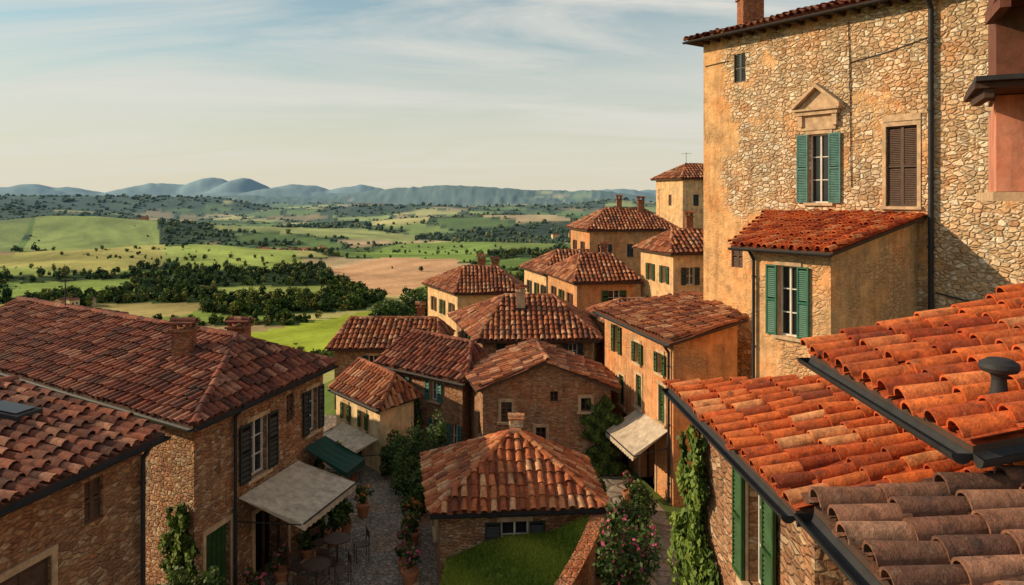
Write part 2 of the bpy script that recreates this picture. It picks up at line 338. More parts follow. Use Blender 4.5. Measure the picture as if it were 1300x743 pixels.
def house(name,foot,ze=0,rise=1.,ridge=.3,ov=.3,zt=None,ops={},wmat='stone',tile='tile_a',sp=.27,tl=.42,near=False,gut=(),wallfoot=None,zb=-10.9,chim=(),pipes=(),fine=False,ant=()):
    cx=sum(p[0] for p in foot)/len(foot);cy=sum(p[1] for p in foot)/len(foot)
    O=Vector((cx,cy,zb)); par=empty(name,O)
    w=MB(O);d=MB(O);r=MB(O)
    wf=wallfoot or offset_poly(foot,-ov); nF=len(foot)
    if zt is None:
        F=[Vector((p[0],p[1],ze)) for p in foot]
        if isinstance(ridge,(int,float)):
            m1=(F[1]+F[2])/2;m3=(F[3]+F[0])/2
            Rb=m1+(m3-m1)*ridge;Ra=m3+(m1-m3)*ridge; Ra.z=Rb.z=ze+rise
        else: Ra=Vector(ridge[0]);Rb=Vector(ridge[1])
        gable=isinstance(ridge,(int,float)) and ridge==0
        polys=[[F[0],F[1],Rb,Ra],[F[2],F[3],Ra,Rb]]
        if not gable: polys+=[[F[1],F[2],Rb],[F[3],F[0],Ra]]
        for p in polys: slab(r,p,.1,tile); tiles(r,p,sp,tl,tile,near)
        ridge_tiles(r,Ra,Rb,tile)
        if not gable:
            for a,b in ((F[0],Ra),(F[1],Rb),(F[2],Rb),(F[3],Ra)): ridge_tiles(r,a,b,tile,.11)
        tops=[ze+.03]*nF
        if gable:
            for a,b,R in ((1,2,Rb),(3,0,Ra)):
                pa=wf[a];pb=wf[b]; mid=((pa[0]+pb[0])/2,(pa[1]+pb[1])/2)
                w.face([(pa[0],pa[1],ze+.03),(pb[0],pb[1],ze+.03),(mid[0],mid[1],ze+rise-.04)],wmat,.5)
    else:
        F=[Vector((p[0],p[1],z)) for p,z in zip(foot,zt)]
        slab(r,F,.1,tile); tiles(r,F,sp,tl,tile,near)
        n,_,_=frame(F)
        tops=[]
        for p in wf: tops.append(F[0].z-((p[0]-F[0].x)*n.x+(p[1]-F[0].y)*n.y)/n.z-.06)
    for i in range(len(wf)):
        a=wf[i];b=wf[(i+1)%len(wf)]; za=tops[i];zc=tops[(i+1)%len(wf)]; zm=min(za,zc)
        wall(w,d,a,b,zb,zm,ops.get(i,[]),wmat,fine or near)
        if abs(za-zc)>.01:
            pts=[(a[0],a[1],zm),(b[0],b[1],zm)]+([(b[0],b[1],zc)] if zc>za else [(a[0],a[1],za)]); w.face(pts,wmat,.5)
    for g in gut: gutter(r,F[g],F[(g+1)%nF])
    for (i,s,z1,z0) in pipes:
        t,n=enorm(wf[i],wf[(i+1)%len(wf)]); b0=Vector((wf[i][0],wf[i][1],0))+t*s
        r.tube([b0+n*(ov+.02)+Vector((0,0,z1)),b0+n*.09+Vector((0,0,z1-.3)),b0+n*.09+Vector((0,0,z0))],.045,'gutter')
        z=z1-.8
        while z>z0: r.tube([b0+n*.09+Vector((0,0,z)),b0+n*.09+Vector((0,0,z+.05))],.06,'gutter'); z-=2.
    for (x,y,z0,z1,sz,kk) in chim:
        r.box((x-sz/2,y-sz/2,z0),(sz,0,0),(0,sz,0),(0,0,z1-z0),kk)
        r.box((x-sz/2-.06,y-sz/2-.06,z1),(sz+.12,0,0),(0,sz+.12,0),(0,0,.07),kk)
        for dx in(-1,1):
            for dy in(-1,1): r.box((x+dx*sz*.38-.05,y+dy*sz*.38-.05,z1+.07),(.1,0,0),(0,.1,0),(0,0,.14),kk)
        r.box((x-sz/2-.08,y-sz/2-.08,z1+.21),(sz+.16,0,0),(0,sz+.16,0),(0,0,.05),tile)
        ridge_tiles(r,(x-sz/2-.08,y,z1+.22),(x+sz/2+.08,y,z1+.22),tile,.12,.3)
        r.box((x-sz/2-.05,y-sz/2-.05,z0),(sz+.1,0,0),(0,sz+.1,0),(0,0,.12+.25*(z1-z0)*.3),'gutter')
    for (x,y,z0,h) in ant:
        r.tube([(x,y,z0),(x,y,z0+h)],.02,'gutter',5); r.tube([(x-.45,y,z0+h*.92),(x+.45,y,z0+h*.95)],.012,'gutter',4)
        for i in range(7): r.tube([(x-.42+i*.14,y-.22,z0+h*.93),(x-.42+i*.14,y+.22,z0+h*.93)],.008,'gutter',4)
    w.build('walls',par); 
    if d.f: d.build('windows_and_shutters',par)
    r.build('tiled_roof',par)
    return par,wf

# ---------- tower palazzo
K=1.2; P0=Vector((7.37,28.8,0)); TD=Vector((.582,-.813,0)); TN=Vector((-.813,-.582,0))
def TW(t,q,z=0): v=P0+TD*t*K+TN*q*K; return Vector((v.x,v.y,z))
tw=[TW(0,0),TW(16,0),TW(16,-10),TW(0,-10)]; tw=[(p.x,p.y) for p in tw]
tops=[(1.68,4.2,.5,1.05,'dark','closed',False),(4.86,-.2,.74,2.29,'teal','open'),(7.58,-.29,.94,2.44,'brown','closed'),(1.56,-2.6,.5,.9,'brown','closed',False)]
twr,_=house('stone_palazzo',offset_poly(tw,.5),ze=6.0,rise=2.0,ridge=.3,wallfoot=tw,ops={0:tops},wmat='tower',gut=(0,),fine=True,
   chim=[(9.3,29.2,6.3,7.7,.8,'chim')])
o=MB(TW(0,0)); b0=TW(0,0)
def tb(s0,s1,z0,z1,o0,o1,k): o.box(b0+TD*s0+TN*o0+Vector((0,0,z0)),TD*(s1-s0),TN*(o1-o0),(0,0,z1-z0),k)
c=4.86
tb(c-.62,c+.62,2.22,2.72,.0,.07,'trim'); tb(c-.75,c+.75,2.72,2.86,.0,.2,'trim'); tb(c-.84,c+.84,2.86,2.93,.0,.28,'trim')
for sgn in(-1,1):
    a=b0+TD*(c+sgn*.86)+Vector((0,0,2.932)); e=b0+TD*c+Vector((0,0,3.62))
    o.box(a,e-a,TN*.27,Vector((0,0,.13)),'trim')
    tb(c+sgn*.62-.08,c+sgn*.62+.08,2.35,2.7,.075,.16,'trim')
o.face([b0+TD*(c-.8)+TN*.06+Vector((0,0,2.93)),b0+TD*(c+.8)+TN*.06+Vector((0,0,2.93)),b0+TD*c+TN*.06+Vector((0,0,3.6))],'trim')
tb(7.0,8.16,2.3,2.5,.0,.03,'trim')
for i in range(38): tb(.2+i*.5,.3+i*.5,5.82,5.93,.0,.5,'under')
o.tube([b0+TD*8.5+TN*.55+Vector((0,0,5.95)),b0+TD*8.5+TN*.13+Vector((0,0,5.5)),b0+TD*8.5+TN*.13+Vector((0,0,-3.6))],.075,'gutter',10)
for z in(4.5,2.5,.5,-1.5): o.tube([b0+TD*8.5+TN*.13+Vector((0,0,z)),b0+TD*8.5+TN*.13+Vector((0,0,z+.08))],.1,'gutter',10)
def cable(pts,k='gutter',r=.015): o.tube([b0+TD*s+TN*.03+Vector((0,0,z)) for s,z in pts],r,k,5)
cable([(5.9,5.6),(5.95,4.3),(7.2,4.45),(8.4,4.7)]); cable([(5.95,4.3),(6.0,.3)]); cable([(8.6,-2.8),(9.8,-3.0),(12.,-3.1)],r=.025); cable([(.1,5.0),(1.2,5.05)])
fd=o.build('facade_details'); fd.parent=twr; fd.location=fd.location-twr.location

# ---------- annex
q=lambda t,s:(TW(t,s).x,TW(t,s).y)
house('gatehouse_annex',[q(2.4,.02),q(4.3,4.12),q(6.95,4.12),q(6.95,.02)],zt=[-.55,-1.42,-1.42,-.55],wallfoot=[q(2.9,.01),q(4.67,3.8),q(6.71,3.8),q(6.71,.01)],
  ops={1:[(1.18,-3.85,.62,1.95,'green','open')]},wmat='annexp',tile='tile_near',near=True,gut=(1,),sp=.26,pipes=[(1,.12,-1.5,-6)])
fl=MB((*q(5.5,4),-5.4)); 
a_=TW(4.6,3.82,-5.35);b_=TW(6.72,3.82,-5.2); fl.box(a_,b_-a_,TN*.3+Vector((0,0,-.08)),(0,0,.03),'lead'); fl.build('lead_flashing')
# ---------- townhouse by the alley
house('green_shuttered_townhouse',[(3.54,32),(5.25,25),(8.05,25.5),(7.6,31)],zt=[-4.85,-4.92,-4.16,-4.0],ov=.28,
  ops={0:[(1.4,-6.3,.45,1.1,'dkgreen','open',False),(3.5,-6.25,.42,.75,'dkgreen','open'),(5.5,-6.2,.4,.7,'dkgreen','open'),(1.9,-8.3,.5,1.2,'dkgreen','closed'),(3.6,-7.9,.5,1.2,'dkgreen','closed'),(5.6,-7.9,.5,1.3,'dkgreen','closed'),(2.2,-10.5,.9,2.,'brown','door'),(4.4,-10.5,1.3,1.9,None,'shop')]},
  wmat='orange',gut=(0,),pipes=[(0,6.3,-5.,-10.4)],chim=[])
# ---------- close roofs
house('stone_house',[(2.52,12),(2.73,7.2),(4.75,6.7),(6.2,8),(4.7,9.8)],zt=[-3.02,-3.02,-2.47,-2.08,-2.45],ov=.28,sp=.28,tl=.40,near=True,
  ops={0:[(2.35,-4.75,.62,1.4,'dkgreen','open')]},wmat='stone',tile='tile_near',gut=(0,1))
zf=lambda x:-1.66+.25*(x-3.1)
b5,_=house('terracotta_roofed_house',[(3.15,7.9),(3.08,5.0),(7,4.5),(7.,8.2)],zt=[zf(3.15),zf(3.08),zf(7),zf(7)],sp=.27,tl=.4,near=True,
  wallfoot=[(4.95,7.9),(4.95,5.2),(6.8,4.9),(6.8,8.0)],wmat='stone',tile='tile_near',gut=(0,1))
house('weathered_roofed_house',[(2.1,5.2),(2.1,2.6),(4.2,2.6),(4.2,5.2)],zt=[-2.15,-2.15,-1.9,-1.9],ov=.22,sp=.27,tl=.42,near=True,wmat='stone',tile='tile_grey',gut=(0,),zb=-10.9)
v=MB((3.58,5.5,-1.56)); v.lathe((3.58,5.5,-1.56),[(.12,0),(.12,.07),(.06,.11),(.05,.22),(.06,.26),(.12,.28),(.135,.31),(.13,.34),(.08,.37),(.0,.375)],'gutter',18); v.build('roof_vent')
st=MB((6.3,9.5,GZ))
def prism(pp,z0,z1,k):
    n=len(pp)
    for i in range(n):
        a=pp[i];b=pp[(i+1)%n]; st.face([(a[0],a[1],z0),(b[0],b[1],z0),(b[0],b[1],z1),(a[0],a[1],z1)],k,.5)
    st.face([(p[0],p[1],z0) for p in pp],k,.5); st.face([(p[0],p[1],z1) for p in pp],k,.5)
prism([(5.5,8.5),(8.5,6.9),(9.5,9.5),(7,11)],.06,1.15,'pink'); prism([(5.4,8.4),(8.5,6.75),(9.6,9.6),(6.95,11.2)],-.05,.055,'trim')
prism([(6.9,8.3),(8.5,7.4),(9.2,9.6),(7.4,10.6)],GZ,-.055,'pink'); prism([(5.5,8.5),(8.5,6.9),(9.5,9.5),(7,11)],1.32,3.6,'redwood')
st.box((4.95,8.0,1.16),(4,-2.,0),(.6,1.2,0),(0,0,.06),'under'); st.box((4.9,7.9,1.225),(4,-2.,0),(.7,1.35,0),(0,0,.05),'gutter')
for i in range(6): st.box((5.05+i*.45,8.0-i*.225,1.06),(.08,-.04,0),(.35,.8,0),(0,0,.098),'under')
for i in range(7): st.box((5.15+i*.4,7.9-i*.2,2.0),(.09,-.045,0),(.35,.8,0),(0,0,.12),'redwood')
st.box((5.1,7.85,2.122),(3.6,-1.8,0),(.5,1.,0),(0,0,.06),'redwood')
st.build('stucco_house')

# ---------- left buildings
house('long_roofed_farmhouse',[(-20,25.6),(-7.25,17),(-5.54,23.4),(-17,33)],ze=-5.22,ridge=[(-19,28.9,-4.0),(-7.9,21.5,-4.05)],ov=.3,zb=-16,
  ops={1:[(2.55,-7.4,.8,1.5,'dark','open'),(4.15,-6.45,.4,.8,'brown','closed',False),(5.35,-7.1,.55,1.3,'dark','open'),(.88,-10.5,.95,2.4,'dkgreen','door'),(3.2,-10.5,1.6,2.1,None,'shop'),(5.4,-10.5,1.2,2.1,None,'shop')],
       0:[(3.8,-6.7,.5,.8,'brown','closed',False),(11,-7.,.6,1.,'dark','closed',False)]},
  wmat='stone',tile='tile_old',sp=.25,tl=.38,gut=(0,1),pipes=[(1,1.45,-5.25,-10.4)],chim=[(-9.2,21.0,-4.7,-3.75,.5,'chim'),(-9.3,25.5,-5,-4.45,.6,'chim')],ant=[(-16,26.8,-4.2,1.3)])
l2,_=house('stone_cottage',[(-8.8,6),(-6.72,14.5),(-13.7,16.2),(-15.8,7.7)],ze=-4.58,rise=.78,ridge=0,ov=.28,zb=-10.9,
  ops={0:[(7.0,-5.7,.42,.75,'brown','closed',False),(5.6,-7.0,1.0,1.15,'brown','closed')]},wmat='stone',tile='tile_old',sp=.25,tl=.38,gut=(0,),pipes=[(0,8.1,-4.65,-10.4)],fine=True)
sk=MB((-9.3,14.0,-4.1)); 
sk.box((-9.65,13.45,-3.93),(.75,.0,-.155),(.12,.55,0),(0,0,.13),'gutter'); sk.box((-9.57,13.52,-3.80),(.6,0,-.125),(.1,.42,0),(0,0,.012),'glass')
sk.build('skylight')
# ---------- centre cluster
house('pyramid_roofed_cottage',[(-2.15,19.6),(2.5,20),(2.3,23.6),(-2.84,23.9)],ze=-8.3,ridge=[(-.05,21.8,-6.9),(.25,21.8,-6.9)],ov=.28,near=True,sp=.26,tl=.38,tile='tile_mid',
  ops={0:[(2.0,-9.5,.75,.8,'dark','open')],3:[(2.,-9.7,.5,.7,'dark','closed')]},wmat='stone',gut=(0,),chim=[(.12,22.1,-7.1,-6.75,.3,'chimp')])
house('gabled_stone_house',[(-2.2,31.7),(-1.33,28),(4,28),(4.1,31.7)],ze=-7.25,rise=1.1,ridge=0,ov=.28,
  ops={1:[(2.7,-7.75,.3,.4,None,'open',False),(3.9,-8.1,.38,.5,None),(2.2,-9.2,.38,.5,None),(.9,-8.5,.4,.75,'brown','closed')],0:[(1.0,-9.,.4,.9,'brown','closed',False),(2.5,-9.2,.4,.9,'brown','closed',False)]},wmat='brick')
house('hip_roofed_villa',[(-1.7,36),(4.3,36.2),(4.5,43),(-3.7,44)],ze=-6.95,ridge=[(-.4,39.9,-5.3),(2.2,39.9,-5.3)],ov=.35,
  ops={0:[(.9,-7.9,.45,.75,'dark','closed',False),(2.9,-7.9,.45,.75,'dark','closed',False),(4.4,-7.9,.45,.75,'dark','open',False)],3:[(2,-8.3,.5,1.,'brown','closed'),(5.5,-8.3,.5,1.,'brown','closed'),(3.8,-8.3,.5,1.,'dkgreen','open')]},wmat='stone',
  chim=[(.45,38.6,-5.9,-4.9,.45,'chimp')])
house('teal_shuttered_house',[(-6,33),(-1.86,29.5),(-.6,33),(-4.4,37)],ze=-7.36,rise=1.15,ridge=.12,ov=.28,
  ops={0:[(1.3,-8.45,.4,.75,'teal','open'),(3.2,-8.45,.45,.8,'teal','open'),(1.3,-10.3,.9,1.3,'dark','open'),(3.4,-10.2,.45,1.,'teal','open'),(4.4,-10.2,.4,1.,'teal','open',False)]},wmat='brick',gut=(0,),tile='tile_old')
house('yellow_shop_house',[(-7.6,31.3),(-5.0,28.1),(-3.7,30),(-6,33.8)],ze=-8.0,rise=.95,ridge=.1,ov=.2,
  ops={0:[(.9,-9.1,.35,.65,'dkgreen','open'),(2.4,-9.1,.35,.65,'dkgreen','open'),(1.6,-10.5,1.4,1.1,None,'shop')]},wmat='cream',gut=(0,))
house('terrace_house',[(-9.4,38),(-3.5,37.8),(-3.4,43),(-9.2,43)],ze=-7.75,rise=1.15,ridge=.1,zb=-18,wmat='stone',ops={0:[(2,-9,.5,.9,'dark','open')]},chim=[(-5,41,-7,-6.1,.4,'chim')])
W=lambda s,z,k='dkgreen',st='open':(s,z,.5,1.,k,st,False)
house('hillside_villa',[(-3.84,50),(.7,50.5),(.7,56),(-6.8,56.5)],ze=-6.5,rise=1.5,ridge=.3,zb=-20,wmat='plaster',ops={3:[W(1.5,-8.3,'brown'),W(3.4,-8.3,'dkgreen'),W(5.3,-8.3,'brown'),W(2,-10.6,'brown'),W(5,-10.6,'brown')],0:[W(1.,-8.4,'dark','closed'),W(2.3,-8.4,'dkgreen'),W(3.5,-8.4,'dark','closed')]},chim=[(-2.2,54,-5.6,-4.5,.5,'chim'),(-1.2,54,-5.6,-4.7,.5,'chim')])
house('ochre_townhouse',[(2.3,55),(8.,55.5),(8,61),(.6,61)],ze=-5.7,rise=1.5,ridge=.3,zb=-18,wmat='plaster',ops={3:[W(1.5,-7.6,'dark'),W(3.4,-7.6,'dkgreen'),W(5,-7.6,'dark')]})
house('brown_townhouse',[(3.7,45),(7.9,45.5),(7.9,51),(2.1,52)],ze=-5.2,rise=1.45,ridge=.3,zb=-14,wmat='orange',ops={0:[(2.3,-6.6,.7,.9,'dkgreen','open',False)],3:[W(1.5,-7.,'brown'),W(3.3,-7.,'dkgreen'),W(5.1,-7.,'brown')]},chim=[(6,49,-4.3,-3.3,.4,'chim')])
house('ridge_top_townhouse',[(5.8,58),(13.2,58.5),(13,65),(4.7,64.5)],ze=-2.6,rise=1.6,ridge=.3,zb=-14,wmat='orange',ops={0:[W(1.2,-4.7,'dark'),W(3.2,-4.7,'dark','closed'),W(5.2,-4.7,'dark')],3:[W(1.5,-4.6,'brown'),W(4.,-4.6,'brown')]},chim=[(10.5,61,-1.6,-.3,.5,'chim'),(8.8,61.5,-1.3,-.2,.4,'chim')],ant=[(12,61,-1.5,2.2)])
house('square_tower_house',[(14.7,65),(19,65.5),(19,70),(13.,70)],ze=1.6,rise=1.3,ridge=.35,zb=-14,wmat='plaster',ops={3:[W(2.5,-.8,'brown','closed')],0:[W(1.2,-.8,'dark','closed')]},ant=[(15.6,67,2.,2.)])
house('narrow_townhouse',[(8.9,42),(12.5,42.5),(12.5,47),(7.6,46.7)],ze=-3.2,rise=1.2,ridge=.3,zb=-14,wmat='plaster',ops={3:[W(1.4,-5,'dkgreen'),W(3.2,-5,'dkgreen'),W(1.4,-7,'dkgreen'),W(3.2,-7,'dkgreen')],0:[W(1,-5,'dark')]},chim=[(10.6,44.8,-2.5,-1.2,.4,'chim')])
house('back_alley_house',[(4.7,38),(9,38.5),(9,43),(4.3,43)],ze=-6.5,rise=.9,ridge=.3,wmat='orange',ops={0:[W(1.5,-8.,'brown')],3:[W(2,-8.2,'dark')]})

# ---------- awnings and canopy
def awning(name,a,b,out,z0,z1,k,val=.22):
    a=Vector((*a,0));b=Vector((*b,0));o=Vector((*out,0)); m=MB((*a.xy,z0)); Z=lambda z:Vector((0,0,z))
    nx=12
    for i in range(nx):
        s0=i/nx;s1=(i+1)/nx
        p0=a.lerp(b,s0);p1=a.lerp(b,s1)
        wv=lambda s,t:-.06*math.sin(math.pi*t)-.025*abs(math.sin(s*math.pi*4))*math.sin(math.pi*t)
        for j in range(4):
            t0=j/4;t1=(j+1)/4
            m.face([p0+o*t0+Z(z0+(z1-z0)*t0+wv(s0,t0)),p1+o*t0+Z(z0+(z1-z0)*t0+wv(s1,t0)),p1+o*t1+Z(z0+(z1-z0)*t1+wv(s1,t1)),p0+o*t1+Z(z0+(z1-z0)*t1+wv(s0,t1))],k,.5,True)
        e0=p0+o+Z(z1);e1=p1+o+Z(z1);mid=(e0+e1)/2
        m.face([e0,e1,e1-Z(val*.8),mid-Z(val),e0-Z(val*.8)],k,.5)
    for e in(a,b):
        m.tube([e+Vector((0,0,z0-.6)),e+o*.97+Vector((0,0,z1-.03))],.018,'gutter',5)
        m.face([e+Vector((0,0,z0)),e+o+Vector((0,0,z1)),e+o+Vector((0,0,z1-val*.7))],k,.5)
    m.tube([a+o+Vector((0,0,z1-.01)),b+o+Vector((0,0,z1-.01))],.025,'gutter',6)
    m.build(name)
awning('shop_awning',(-6.95,19.),(-6.2,21.7),(1.75,-.35),-7.65,-8.15,'awn')
awning('shop_awning',(-6.1,22.0),(-5.8,23.2),(1.3,-.3),-7.4,-8.0,'awng')
awning('shop_awning',(-6.9,30.6),(-5.1,28.4),(-1.0,-.9),-9.2,-9.55,'awn')
awning('shop_awning',(4.75,28.3),(5.35,25.6),(-1.25,-.3),-8.0,-8.75,'awn')
cn=MB((-4.8,31.,-9)); cn.box((-5.7,32.3,-8.75),(2.0,-1.7,0),(-.7,-.85,-.3),(0,0,.06),'gutter'); cn.tube([(-6.3,31.5,-9.1),(-6.3,31.5,GZ)],.04,'brown'); cn.tube([(-4.4,29.85,-9.1),(-4.4,29.85,GZ)],.04,'brown'); cn.build('entrance_canopy')

# ---------- foliage helpers
def leaves(mb,c,rad,n,size,k,clumps=9,k2=None,p2=0):
    c=Vector(c); cs=[]
    for i in range(clumps):
        v=Vector((random.gauss(0,1),random.gauss(0,1),random.gauss(0,1))).normalized()*random.uniform(.3,.8)
        cs.append((v,random.uniform(.28,.5)))
    for i in range(n):
        v,r=random.choice(cs); d=Vector((random.gauss(0,1),random.gauss(0,1),random.gauss(0,1))).normalized()
        p=v+d*r*random.uniform(.6,1.05)
        pos=c+Vector((p.x*rad[0],p.y*rad[1],p.z*rad[2]))
        a=(Vector((random.gauss(0,1),random.gauss(0,1),random.gauss(0,1)))).normalized(); b=a.orthogonal().normalized()
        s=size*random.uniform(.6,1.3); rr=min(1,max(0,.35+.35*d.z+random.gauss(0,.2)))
        kk=k2 if k2 and random.random()<p2 and d.z>-.2 else k
        mb.face([pos-a*s*.5,pos+b*s*.32,pos+a*s*.55,pos-b*s*.32],kk,rr)
def branch(mb,a,b,r0,r1,k='bark',seg=7):
    a=Vector(a);b=Vector(b);d=(b-a).normalized();u=d.orthogonal().normalized();w=d.cross(u)
    A=[a+(u*math.cos(2*math.pi*i/seg)+w*math.sin(2*math.pi*i/seg))*r0 for i in range(seg+1)]
    B=[b+(u*math.cos(2*math.pi*i/seg)+w*math.sin(2*math.pi*i/seg))*r1 for i in range(seg+1)]
    mb.strip(A,B,k,.5)
def tree(name,x,y,z,h,w,k='leaf',n=2600,size=.3):
    m=MB((x,y,z)); t=Vector((x,y,z)); top=t+Vector((random.uniform(-.3,.3),0,h*.45)); branch(m,t,top,h*.03,h*.018)
    for i in range(6):
        an=random.uniform(0,6.28); e=top+Vector((math.cos(an)*w*.6,math.sin(an)*w*.6,h*random.uniform(.1,.35))); branch(m,top-Vector((0,0,h*.1*random.random())),e,h*.013,h*.004)
    leaves(m,t+Vector((0,0,h*.64)),(w,w,h*.4),n,size,k,16); return m.build(name)
def shrub(name,x,y,z,w,h,n=900,size=.12,k='leaf',k2=None,p2=0,clumps=10):
    m=MB((x,y,z))
    for i in range(5):
        an=random.uniform(0,6.28); branch(m,(x,y,z),(x+math.cos(an)*w*.4,y+math.sin(an)*w*.4,z+h*.6),.03,.01)
    leaves(m,(x,y,z+h*.52),(w,w,h*.55),n,size,k,clumps,k2=k2,p2=p2); return m.build(name)
def potted(x,y,z,s=1.,k='leaf',k2=None):
    m=MB((x,y,z)); m.lathe((x,y,z),[(.0,0),(.13*s,0),(.19*s,.3*s),(.215*s,.3*s),(.215*s,.36*s),(.17*s,.36*s),(.16*s,.32*s)],'pot')
    leaves(m,(x,y,z+.62*s),(.32*s,.32*s,.36*s),260,.1*s,k,6,k2=k2,p2=.25); m.build('potted_plant')
def ivy(name,p0,t,n,s0,s1,z0,z1,cnt,k='ivy',size=.11,shape=None):
    b=Vector((*p0,0)); t=Vector((*t,0)).normalized(); nn=Vector((*n,0)).normalized(); m=MB((b.x,b.y,z0))
    i=0
    while i<cnt:
        s=random.random(); z=random.random()
        if shape and not shape(s,z): continue
        i+=1
        dep=.05+.16*random.random()*(1+math.sin(s*17+z*9)*math.sin(z*23)*.7)
        pos=b+t*(s0+(s1-s0)*s)+nn*dep+Vector((0,0,z0+(z1-z0)*z))
        a=(Vector((random.gauss(0,.5),random.gauss(0,.5),-1))).normalized(); q=(a.cross(nn)+nn*random.gauss(0,.5)).normalized(); sz=size*random.uniform(.5,1.3)
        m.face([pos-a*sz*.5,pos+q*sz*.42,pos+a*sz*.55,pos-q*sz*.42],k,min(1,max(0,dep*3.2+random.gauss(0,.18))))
    m.build(name)
edge=lambda s,z: abs(s-.5)<.5*(.62+.38*math.sin(z*9+1)*math.sin(z*21)) and z<.93+.07*math.sin(s*14)
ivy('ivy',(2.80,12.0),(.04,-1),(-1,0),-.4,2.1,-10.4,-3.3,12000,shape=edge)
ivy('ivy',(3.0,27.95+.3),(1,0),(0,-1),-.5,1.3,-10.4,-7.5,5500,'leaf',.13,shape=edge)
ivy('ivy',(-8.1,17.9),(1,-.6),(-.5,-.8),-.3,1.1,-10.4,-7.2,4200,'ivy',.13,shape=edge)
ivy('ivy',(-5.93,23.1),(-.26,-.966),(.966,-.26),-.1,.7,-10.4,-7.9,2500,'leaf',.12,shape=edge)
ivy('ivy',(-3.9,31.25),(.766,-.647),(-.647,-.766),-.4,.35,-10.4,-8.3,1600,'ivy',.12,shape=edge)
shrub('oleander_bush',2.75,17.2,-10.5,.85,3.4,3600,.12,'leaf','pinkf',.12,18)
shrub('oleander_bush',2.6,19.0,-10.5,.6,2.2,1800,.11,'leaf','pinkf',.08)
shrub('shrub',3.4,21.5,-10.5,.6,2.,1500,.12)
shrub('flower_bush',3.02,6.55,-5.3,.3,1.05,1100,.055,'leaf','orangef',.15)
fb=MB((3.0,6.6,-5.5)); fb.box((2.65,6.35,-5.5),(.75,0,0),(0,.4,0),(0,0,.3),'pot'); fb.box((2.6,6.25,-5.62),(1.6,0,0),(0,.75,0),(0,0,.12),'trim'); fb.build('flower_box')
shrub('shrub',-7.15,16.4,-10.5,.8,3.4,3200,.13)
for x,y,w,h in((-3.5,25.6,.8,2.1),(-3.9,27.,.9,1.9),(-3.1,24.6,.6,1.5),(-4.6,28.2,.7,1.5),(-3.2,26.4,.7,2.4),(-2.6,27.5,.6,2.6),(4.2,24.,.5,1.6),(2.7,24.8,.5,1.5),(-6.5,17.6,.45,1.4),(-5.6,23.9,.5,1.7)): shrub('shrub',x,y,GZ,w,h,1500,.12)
for x,y,s in((-6.6,18.3,1.),(-6.5,18.9,1.2),(-5.9,21.6,1.),(-5.4,22.6,1.2),(-5.2,23.4,1.),(-3.0,22.6,1.1),(-3.1,21.8,.9),(-3.2,23.6,1.2),(-3.0,20.9,1.),(-2.75,20.2,1.2),(-5.9,27.6,1.),(-6.6,28.6,1.1),(3.3,22.6,1.1),(4.0,25.8,1.),(-7.0,17.6,.9),(-4.9,24.6,1.1),(-6.25,20.3,1.1)): potted(x,y,GZ,s,'leaf',random.choice([None,'pinkf','orangef']))

def table(x,y):
    m=MB((x,y,GZ)); m.lathe((x,y,GZ),[(.22,0),(.22,.03),(.03,.05),(.03,.70),(.38,.71),(.38,.74)],'brown',16)
    for an in(.4,2.6,4.5):
        cx=x+.7*math.cos(an);cy=y+.7*math.sin(an); d=Vector((math.cos(an),math.sin(an),0)); s=Vector((-d.y,d.x,0)); c0=Vector((cx,cy,GZ))
        for i in(-1,1):
            for j in(-1,1): m.tube([c0+d*.18*i+s*.18*j,c0+d*.18*i+s*.18*j+Vector((0,0,.45 if i<0 else .88))],.015,'brown',5)
        m.box(c0-d*.2-s*.2+Vector((0,0,.44)),d*.4,s*.4,(0,0,.03),'brown'); m.box(c0+d*.17-s*.2+Vector((0,0,.65)),d*.025,s*.4,(0,0,.2),'brown')
    m.build('cafe_table_set')
table(-5.2,19.9); table(-5.0,21.4); table(-6.4,27.2)

# ---------- ground pieces
def sheet(name,pts,z,k):
    m=MB((pts[0][0],pts[0][1],z)); m.face([(p[0],p[1],z) for p in pts],k,.5); return m.build(name)
sheet('cobbled_street',[(-12,-8),(9,-8),(9,17.5),(4.5,25),(2,36),(-12,36),(-12,22)],GZ+.004,'cobble')
sheet('alley_pavement',[(2.56,8),(4.4,8),(5.1,25),(3.6,33),(3.,35),(1.9,35),(2.56,19.5)],GZ+.008,'pave')
kb=MB((-2.7,22,GZ)); 
for (a,b) in(((-2.35,19.4),(-2.9,22)),((-2.9,22),(-3.0,24.2)),((-7.0,17.4),(-5.5,23.3))):
    d=Vector((b[0]-a[0],b[1]-a[1],0)); nn=Vector((-d.y,d.x,0)).normalized()*.16
    kb.box((a[0],a[1],GZ),d,nn if a[0]>-5 else -nn,(0,0,.12),'trim')
kb.build('kerb')
gb=MB((.5,18,-9)); 
def gz(x,y): return -9.55+.28*(x+1.7)*.9+.08*math.sin(x*2.3+y*1.7)-.10*max(0,19.0-y)
def wx(y): return 2.12-.30*max(0,19.8-y)-.02*(19.8-y)**2
NX=16
for i in range(NX):
    for j in range(10):
        y0=16.5+j*.35;y1=y0+.35
        X=lambda f,y:-1.75+(wx(y)+1.75)*f
        q4=[(X(i/NX,y0),y0),(X((i+1)/NX,y0),y0),(X((i+1)/NX,y1),y1),(X(i/NX,y1),y1)]
        gb.face([(x,y,gz(x,y)) for x,y in q4],'soil',.5,True)
